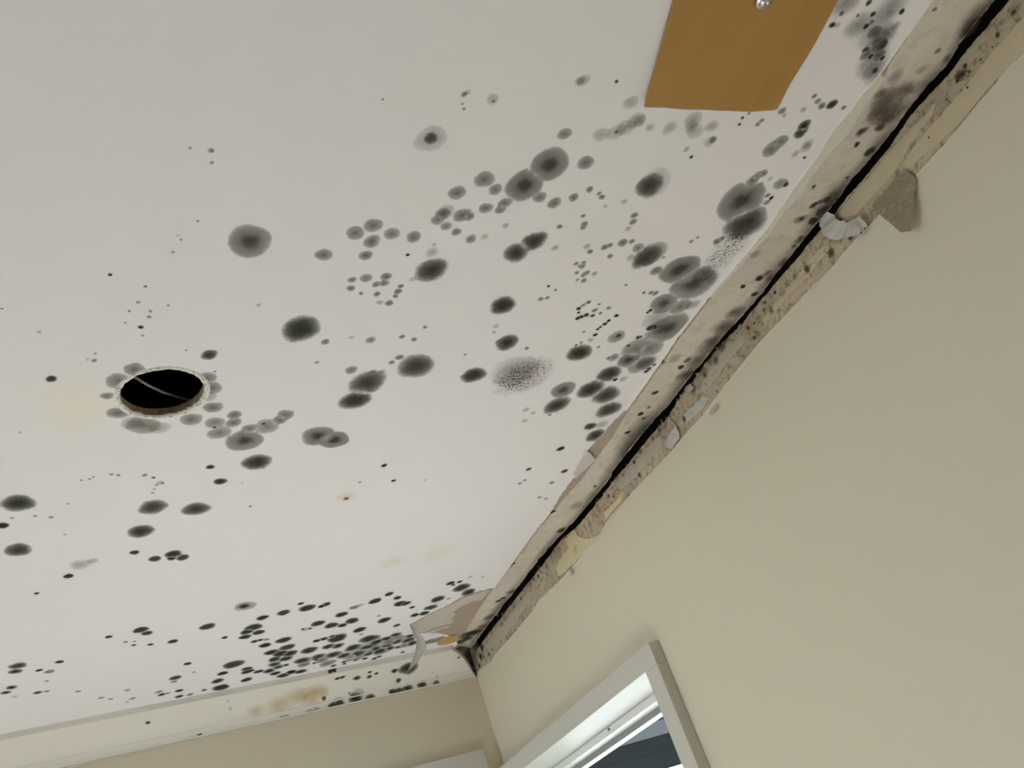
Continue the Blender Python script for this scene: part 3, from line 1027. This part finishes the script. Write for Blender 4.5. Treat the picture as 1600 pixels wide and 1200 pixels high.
def disc(bm, lr, ld, fn, R, dens, seed, wob=.10, seg=18, layer=0.0, near=(), soft=1.12):
    """rings of one colony; fn(dx, dy, lift) -> (3-D point, radius share when cut by an edge or None).
    near: (dx, dy, R) of neighbouring colonies; where two meet each stops at the seam between them"""
    r = random.Random(seed)
    ph = [(r.uniform(0, 6.28), r.uniform(.4, 1)) for _ in range(4)]
    def rr(a):
        return 1 + wob * sum(w * math.sin((k + 2) * a + p) / (k + 1.3) for k, (p, w) in enumerate(ph)) * .8
    seg = 12 if R < .004 else seg
    rings = [.33, .66, 1.0] if R > .004 else [.6, 1.0]
    ext = []
    for k in range(seg):
        a = 2 * math.pi * k / seg
        L = rr(a) * R
        for (nx, ny, nr) in near:
            lo, hi = .15 * L, L
            bad = lambda m: m / R > soft * math.hypot(m * math.cos(a) - nx, m * math.sin(a) - ny) / nr
            if bad(hi):
                for _ in range(9):
                    md = (lo + hi) / 2
                    if bad(md):
                        hi = md
                    else:
                        lo = md
                L = lo
        ext.append(L)
    p0, q0 = fn(0, 0, layer + .0002)
    c = bm.verts.new(p0)
    c[lr] = q0 or 0.0
    c[ld] = dens
    prev = None
    for q in rings:
        row = []
        for k in range(seg):
            a = 2 * math.pi * k / seg
            m = q * ext[k]
            p, tq = fn(m * math.cos(a), m * math.sin(a), layer + .0002 * (1 - q))
            v = bm.verts.new(p)
            v[lr] = q if tq is None else min(1.0, tq / rr(a))
            v[ld] = dens
            row.append(v)
        for k in range(seg):
            k2 = (k + 1) % seg
            if prev is None:
                bm.faces.new((c, row[k], row[k2]))
            else:
                bm.faces.new((prev[k], row[k], row[k2], prev[k2]))
        prev = row


def newbm():
    bm = bmesh.new()
    return bm, bm.verts.layers.float.new('rad'), bm.verts.layers.float.new('dens')


def ceil_fn(cx, cy, R):
    def fn(dx, dy, lift):
        x, y = x0, y0 = cx + dx, cy + dy
        ex = edge_x(y) - .0012
        if x > ex and y < 2.16:
            x = ex
        h = math.hypot(x - HX, y - HY)
        if h < .0575:
            s = .0575 / max(h, 1e-6)
            x, y = HX + (x - HX) * s, HY + (y - HY) * s
        cut = abs(x - x0) + abs(y - y0) > 1e-9
        return Vector((x, y, ZC - .00012 - lift)), (math.hypot(x - cx, y - cy) / R if cut else None)
    return fn


def strip_fn(cx, cy, R):
    def fn(dx, dy, lift):
        return Vector((cx + dx, cy + dy, ZC + .0007 - .0001 - lift)), None
    return fn


def wall_fn(cy, cz_, R):
    def fn(dx, dy, lift):
        return Vector((XS - .0016 - lift, cy + dx, cz_ + dy)), None
    return fn


def cove_fn(cx, cs, R):
    def fn(dx, dy, lift):
        s = min(max(cs + dy, .0008), CL[-3] - .0008)
        return cove(cx + dx, s, .0003 + lift), (math.hypot(dx, s - cs) / R if abs(s - cs - dy) > 1e-9 else None)
    return fn


SPOTS = '''
390,377,36h 506,398,14m 555,364,15m 583,352,15m 612,365,13m 581,377,14m 646,370,12m 571,399,11m 637,398,3.4d 675,394,10f 674,422,26k 678,382,4f
645,436,6f 550,437,7m 548,450,7m 572,434,10m 603,432,9m 588,444,7m 600,442,8m 589,459,6m 564,458,4m 594,472,6f 608,473,7m 618,462,5m 622,455,7m 626,447,5m
470,514,32k 508,534,7m 549,527,5f 579,531,8m 628,526,5m 647,530,5m 664,511,4m 327,554,14k 336,580,3m 404,476,5f 495,566,4m 549,578,10m 574,598,30k
624,558,7m 612,566,5m 597,580,6f 583,580,5f 650,572,29k 555,625,25k 309,345,3m 792,535,18k 775,509,5f 772,519,3m 823,544,4m 727,554,3m 740,586,19k
880,609,18h 870,633,19k 859,648,3m 905,551,19k 497,681,26h 522,687,23h 600,727,5d 562,753,3m 615,751,4d 664,750,3f 541,779,5n
876,701,6d 826,733,4d 882,736,5d 862,754,4m 820,750,3m 812,755,3m 822,640,6f 820,657,5f 833,645,4f 843,777,3m 853,779,3m
673,216,11k 673,217,25f 882,209,11m 858,258,31h 820,289,30h 915,254,13m 939,210,13f 963,206,14f 978,199,14f 994,188,14f 963,206,3m
757,280,16m 774,296,11m 714,301,14m 695,331,15f 692,334,12m 684,343,11m 697,353,9m 722,336,14m 733,338,9m 713,362,8m 736,373,9m 757,370,6f 759,325,11m
789,317,11m 782,327,9m 843,308,11m 866,317,11m 874,354,5m 790,352,6f 896,308,8m 921,296,6m 936,302,4m 940,308,5m 946,322,4f 975,315,5f
1015,290,21k 1021,287,27f 834,377,20k 806,395,20k 911,337,4m 913,350,6m 911,355,5m 991,336,6m 989,346,6m 981,357,5f 917,385,6f 922,393,5m 945,386,6m 953,383,5m 953,400,5m
973,379,8m 987,377,5m 997,387,9m 986,402,7f 1010,402,21k 1017,396,23m 1025,423,9m 867,387,6f
900,412,4m 912,410,4m 905,415,3m 910,416,5m 901,426,4m 915,427,5m 911,430,4m 918,425,4m 929,427,5f 902,437,3m 912,438,5m
857,447,3d 868,453,3m 845,467,5m 855,465,4m 919,472,5f 978,445,3m 1006,457,3m 1024,458,5m 1017,457,4m 786,477,20k
904,482,4d 904,488,3d 911,477,4m 920,472,3m 903,497,4.5d 908,495,4.5d 916,492,4.5d 926,493,3.5d 938,489,3.5m 932,483,4f 928,485,4m 936,475,3m 951,481,4m 963,493,4d 951,501,3.4d
945,506,4d 938,511,2.8d 934,514,2.8d 930,523,3.8d 912,518,2.8m 963,526,13m 967,524,4k 997,527,4d 1001,526,3d 908,535,3m 900,539,3m 923,531,5f 935,542,3m 982,540,3d
996,545,23m 1013,545,21m 983,561,17h 1001,570,18m 1010,566,14m 959,558,8m 951,559,4m 952,584,18k 961,593,4d 974,592,6f 1010,580,4d 1014,576,4d 1022,570,3d 1029,515,9f
923,608,20k 947,617,20k 951,640,18k 922,666,9k 940,663,9f 930,680,14k 1037,474,20h 1063,479,15m 1083,476,10f 1025,500,20f 1042,513,29h 1016,485,4d 1012,488,3d
1017,512,7d 1023,511,5d 1062,421,27h 1083,443,32h 1100,428,16f 1098,430,12g 1112,434,12f 1159,314,35h 1165,349,30k 1176,282,10m 1183,275,8m 1192,271,7m 1203,279,4f
1219,287,10m 1227,288,5d 1205,309,3.6d 1199,305,4m 1198,316,5m 1205,233,13m 1220,221,11m 1251,207,10k 1256,197,10k 1259,231,8f 1243,240,6f 1257,246,2.6d 1262,224,8f
1080,245,3.2d 1072,233,5f 1083,187,14f 1086,205,13f 1080,198,10f 1046,200,11f 1112,197,10f 1114,218,6m 1108,222,9f 1015,199,7f 1000,188,10f 985,160,12f
1170,177,3m 1184,194,4m 1190,188,4m 1155,194,2.6d 1160,184,2.6d 1222,173,6m 1278,158,5m 1284,165,6m 1300,163,8k 1318,168,4m 1272,150,4m 1225,180,4f 1255,171,5f
1142,383,26g 1122,408,22g 1155,366,18g 1080,377,3.6m 1090,371,3m 1120,377,6m 1037,402,2.6m 1128,372,5m
1370,50,30u 1372,72,20u 1374,70,11m 1378,70,8k 1370,64,7m 1366,50,10m 1357,4,5k 1364,22,4.5k 1409,18,4.5d 1315,21,4m 1300,39,5k 1308,39,5f 1362,34,4m 1353,41,4.5k 1352,78,5k 1367,110,4.5k
1340,24,3m 1320,5,22u 1392,10,24u 1363,98,24u 1366,115,18u 1400,40,7f 1340,40,20u 1352,85,8m 1374,86,8m 1385,52,16u 1360,88,4d 1378,90,4d
172,429,4d 227,447,3.6m 216,472,4m 202,486,3m 196,504,3m 235,486,3.6m 233,495,4.5m 220,511,5d 223,524,3m 263,477,3m 61,518,5f 3,482,3m 149,552,3m 147,563,5m 137,561,4f 80,592,10d 291,547,2.5m
330,235,5.5m 331,254,4m 297,231,3m 278,368,3f 283,374,3m 270,394,3m 912,125,10f 905,127,8f 963,127,3.2d 725,147,5m 731,144,5f 722,162,2.6m 725,170,3m 770,155,10f 771,158,2.6m 598,155,2.6m
210,577,18m 185,595,22m 167,618,11m 322,591,17m 331,606,17m 333,636,16m 224,664,27m 184,645,18m 299,655,18m 325,620,14f 250,668,18f 205,660,18f
336,660,16m 335,667,4d 343,676,19m 366,648,12m 365,660,13m 390,669,13m 417,666,20m 412,662,3d 446,648,14m 437,656,12m 382,688,30h 401,722,24k 328.5,729.5,7d 344,752,11k 239,792,24k
306,795,22k 220,830,22k 210,863,8d 242,873,10.5d 271,866,14d 285,871,11d 268,872,8d 107,900,9d 57,927,5d 383,947,16m 381,947,8k 28,786,30k 28,859,24k 3,821,12d 19,809,4m 55,806,4m 80,808,5m
106,787,3m 101,835,3m 127,750,3m 140,748,3m 146,745,3m 174,741,4m 185,742,4m 226,742,5m 240,746,3.4d 250,754,7f 254,755,3m 244,758,3m 241,764,3m 238,770,3m 125,882,18f 145,876,10f 378,754,2m 391,791,2.6d 31,675,4f
220,984,12d 230,989,9d 170,995,6d 196,1003,4m 209,1008,4d 210,1002,3m 235,1007,5d 270,1002,8d 324,979,12d 351,996,5d 28,1040,14k 24,1049,11k 93,1034,7d 61,1047,6d 77,1049,9m 73,1064,4m 18,1074,9k 9,1082,8k
23,1088,5f 59,1082,7k 73,1080,5m 122,1080,5m 158,1090,5m 173,1092,4m 199,1078,5m 207,1091,5m 199,1096,3m 293,1037,6d 303,1050,3m 274,1059,9d 272,1065,5m 248,1081,6m 253,1085,6d 262,1083,4m 280,1079,6d 280,1088,6d
297,1085,5m 319,1078,4d 345,1074,12d 340,1064,9d 348,1052,8d 365,1038,15d 386,1045,8d 387,1049,9d 385,1062,8d
396,980,13d 386,987,10d 404,988,9d 383,995,9d 410,965,9d 443,957,10d 480,950,12d 503,947,6d 510,944,7d 470,943,5d 398,1002,6d 406,1000,5d 416,999,5m 414,1008,9d 443,1000,11d 449,1011,11d 424,1019,10d 438,1021,11d 453,1021,11d
429,1030,9d 446,1029,10d 429,1038,9k 435,1042,8k 447,1039,4.5d 421,1048,9k 404,1049,7d 430,1052,7d 443,1055,9d 455,1050,8d 470,1049,8d 483,1016,12k 497,974,10d 518,977,10d 535,977,7d 550,970,10d 534,960,9d
553,949,7m 563,945,5f 586,939,9d 608,928,6.5d 621,934,6d 625,943,9d 634,943,7d 644,949,4d 600,969,9d 620,977,5d 562,984,9d 564,991,3m 592,962,3m 527,997,14d 519,994,5d 495,1001,6d 506,998,6d 478,983,7f 473,983,3d 485,982,3d
513,1010,9k 528,1009,9k 552,1012,12k 520,1023,12k 497,1026,11k 473,1032,12k 475,1038,9m 503,1031,10m 512,1036,11m 538,1024,10k 548,1026,9m
577,998,14k 585,1009,23m 606,1003,21m 566,1018,18m 598,1016,14m 623,1000,13m 590,1003,9k 604,998,8k 618,992,8k 572,1012,9k 588,1013,8k 603,1009,9k 618,1003,8k 560,1021,9k 576,1021,9k 593,1017,9k 608,1013,8k 637,1000,10k 643,1005,9k
632,1008,9m 640,994,7k 521,1040,4d 538,1037,3d 538,1034,4d 556,1031,4d 570,1029,4d 585,1029,4d 592,1026,4d 622,1011,5d 629,1019,3d 495,1030,4d 491,1036,3d 546,1031,6m 560,1028,7m
704,911,6d 718,909,4d 708,914,3d 721,918,12k 732,925,10k 684,936,10k 673,949,9k 648,961,6d 663,958,7d 701,935,3m 735,901,4f 754,901,3f 668,1003,7m 677,1001,9m 686,998,7m
818,588,45b 822,582,22b 810,592,26b 805,580,36f
'''
STRIPSP = '''1388,166,34s 1380,158,22s 1398,174,20s 1370,180,16s 1385,190,16s 1346,206,9n 1375,200,8n 1339,226,5k 1466,80,5m 1461,15,4m 1359,237,8k 1377,145,10s 1420,140,16s
1272,292,5n 1271,321,6k 1292,313,7k 1281,316,5m 1286,329,9k 1251,343,9m 1253,342,4k 1270,346,7k 1251,371,3m 1241,385,4m 1324,278,3n 1300,305,7s
1187,435,8n 1187,435,5d 1161,448,4.5d 1179,460,5d 1199,427,6m 1064,574,5d 1074,563,6m 1024,614,5d 1001,647,5d 1014,637,4m 1006,654,4m 981,676,4d 1128,512,18s 1108,540,20s 1090,562,20s 1148,488,14s 1072,585,14s 1115,530,12s 1055,560,10f
877,829,8n 930,760,2.5d 864,800,4.5d 801,881,4.5d 779,939,5k 786,935,4k 733,991,12k 742,988,10k 729,998,9k 762,965,8s 752,980,9s 720,1003,8k 800,925,8s 1400,120,12f 1440,110,8f 1225,410,9s 1205,435,9s 1250,375,8s 1520,40,14s 1510,52,10s 1480,92,8s
1180,398,9f 1034,520,7f 1035,566,6m 978,615,4f 900,790,10f'''
WALLSP = '''1506,114,22b 1497,127,6n 1509,103,6n 1513,137,3.4d 1480,155,4n 1552,74,4n 1534,93,4n 1453,215,4n 1500,120,14n 1207,486,9m 1195,485,6m 1180,505,4d 1170,512,8n 1212,457,6k 1197,472,4d 1225,458,10f 1120,562,14s 1102,585,12s
1031,672,6m 1021,685,7m 1002,705,10m 992,722,7k 975,742,6m 952,775,7n 897,835,6n 842,900,6d 835,905,5d 765,1022,6d 770,1015,4d 757,1027,5k 1243,432,10s 1585,20,9n 1560,55,8n 1130,540,16s 1085,610,9s 1042,660,9s 855,885,8s 815,935,9s 785,975,9s 1000,742,9n 1262,420,12n 1300,395,14n 1180,528,8n 1070,655,10n
878,870,9y 900,858,14y 1330,372,9n'''
COVESP = '''557.5,1059,7k 577.5,1050,4k 577,1057,5k 588,1052,4k 527,1060,5d 535,1058,5d 616,1048,6k 638,1043,17k 622.5,1063,5k 555,1093,12k 529,1099,11m 506,1091,4d 546,1083,2.5m 717,1027,3k 360,1107,4f 356,1095,3f 231,1129,4.5d 312,1150,5k
519,1105,8d 530,1102,8d 484,1114,7m 495,1111,7m 579,1092,9k 614,1083,8k 624,1081,8k 637,1077,10k 660,1072,9k 682,1069,7k 440,1125,8m 449,1122,7m 522,1047,4d 516,1049,4d
455,1090,26y 492,1082,24y 478,1086,22y 430,1102,22y 505,1080,14y 400,1110,16y 560,1085,12f 683,1058,3f 676,1050,2f'''


def parse(t):
    for tok in t.split():
        x, y, r = tok.split(',')
        yield float(x), float(y), float(r[:-1]), r[-1]


def mpp(x, y, surf):
    return (surf(x + 4, y) - surf(x - 4, y)).length / 8


CEN = []      # colonies on the ceiling that crowd one another: x, y, radius


def neighbours(x, y, R, s):
    if s not in 'hkmd' or R < .0022:
        return ()
    out = []
    for (a, b, q) in CEN:
        d = math.hypot(a - x, b - y)
        if .5 * max(R, q) < d < R + q:
            out.append((a - x, b - y, q))
    return out


def place(kind, x, y, r, s, bm_tuple, i):
    bm, lr, ld = bm_tuple
    lay = .00003 * (i % 12)
    q = random.Random(i * 7 + 3)
    dens = q.uniform(.86, 1.0)
    if kind == 'ceiling':
        c = C(x, y)
        R = r * mpp(x, y, C) * 1.06
        disc(bm, lr, ld, ceil_fn(c.x, c.y, R), R, dens, i, .12, 20, lay, neighbours(c.x, c.y, R, s), 1.2 if s == 'm' else 1.14)
    elif kind == 'strip':
        c = C(x, y)
        R = r * mpp(x, y, C)
        disc(bm, lr, ld, strip_fn(c.x, c.y, R), R, dens, i, .22, 18, lay)
    elif kind == 'wall':
        c = W(x, y, XS)
        R = r * .0007 * (1 + (c.y - 1) * .35)
        disc(bm, lr, ld, wall_fn(c.y, c.z, R), R, dens, i, .25, 18, lay)
    elif kind == 'back':
        c = B(x, y)
        R = r * mpp(x, y, B)
        disc(bm, lr, ld, lambda dx, dy, lift: (Vector((min(c.x + dx, XW), YB - .0003 - lift, c.z + dy)), None), R, dens, i, .2, 18, lay)
    else:
        h = cove_hit(x, y)
        if not h:
            return
        R = r * mpp(x, y, B) * 1.0
        disc(bm, lr, ld, cove_fn(h[0], h[1], R), R, dens, i, .15, 18, lay)


def centre_mesh(o):
    c = sum((v.co for v in o.data.vertices), Vector()) / max(1, len(o.data.vertices))
    o.data.transform(Matrix.Translation(-c))
    o.location = c


def mould(kind, txt, parent, limit=290, name='mould_spot', start=0):
    L = list(enumerate(parse(txt), start))
    size = lambda e: e[1][2] if kind == 'wall' else (C(e[1][0] + 1, e[1][1]) - C(e[1][0], e[1][1])).length * 0 + e[1][2]
    L.sort(key=size, reverse=True)
    for i, (x, y, r, s) in L[:limit]:
        b = newbm()
        place(kind, x, y, r, s, b, i)
        nm = 'water_stain' if s in 'yw' else name
        o = link(nm, b[0], MM[s], parent)
        if len(o.data.vertices):
            if s == 'b' and r > 40:
                o['label'] = 'speckled brown mould patch'
        else:
            bpy.data.objects.remove(o)
    rest = {}
    for i, (x, y, r, s) in L[limit:]:
        if s not in rest:
            rest[s] = newbm()
        place(kind, x, y, r, s, rest[s], i)
    for s, b in rest.items():
        o = link('mould_specks', b[0], MM[s], parent)
        o['kind'] = 'stuff'


for x_, y_, r_, s_ in parse(SPOTS):
    if s_ in 'hkmd':
        c_ = C(x_, y_)
        q_ = r_ * mpp(x_, y_, C) * 1.06
        if q_ >= .0022:
            CEN.append((c_.x, c_.y, q_))
mould('ceiling', SPOTS, ceiling, 290)
def band(name, pts, width, seed, mat, parent):
    """sooty band creeping from the black gap over the bare strip"""
    P_ = rough(pts, 6, .4, seed)
    bm, lr, ld = newbm()
    rows = []
    for i, p in enumerate(P_):
        a, b = P_[max(0, i - 2)], P_[min(len(P_) - 1, i + 2)]
        tx, ty = b[0] - a[0], b[1] - a[1]
        L = math.hypot(tx, ty) or 1
        nx, ny = ty / L, -tx / L
        if nx > 0:
            nx, ny = -nx, -ny
        f = max(0.0, min(1.0, .55 + 1.1 * noise.noise(Vector((i * .07, seed, 0)))))
        w = width * (.5 + .9 * f) * (.55 if p[1] > 760 else 1)
        row = []
        for q in (0, .35, .7, 1):
            v = bm.verts.new(C(p[0] - 1 + nx * w * q, p[1] + ny * w * q, ZC + .0005))
            v[lr] = q
            v[ld] = .25 + .75 * f
            row.append(v)
        rows.append(row)
    for a, b in zip(rows, rows[1:]):
        for k in range(3):
            bm.faces.new((a[k], a[k + 1], b[k + 1], b[k]))
    return link(name, bm, mat, parent)


band('soot_band', GAPL, 17, 5, MM['t'], bare)
mould('strip', STRIPSP, bare, 100, start=1000)
mould('wall', WALLSP, ws, 100, start=1200)
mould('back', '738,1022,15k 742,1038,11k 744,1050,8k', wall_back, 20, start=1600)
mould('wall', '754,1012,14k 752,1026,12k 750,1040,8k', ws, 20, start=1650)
mould('cove', COVESP, cornice, 100, start=1400)
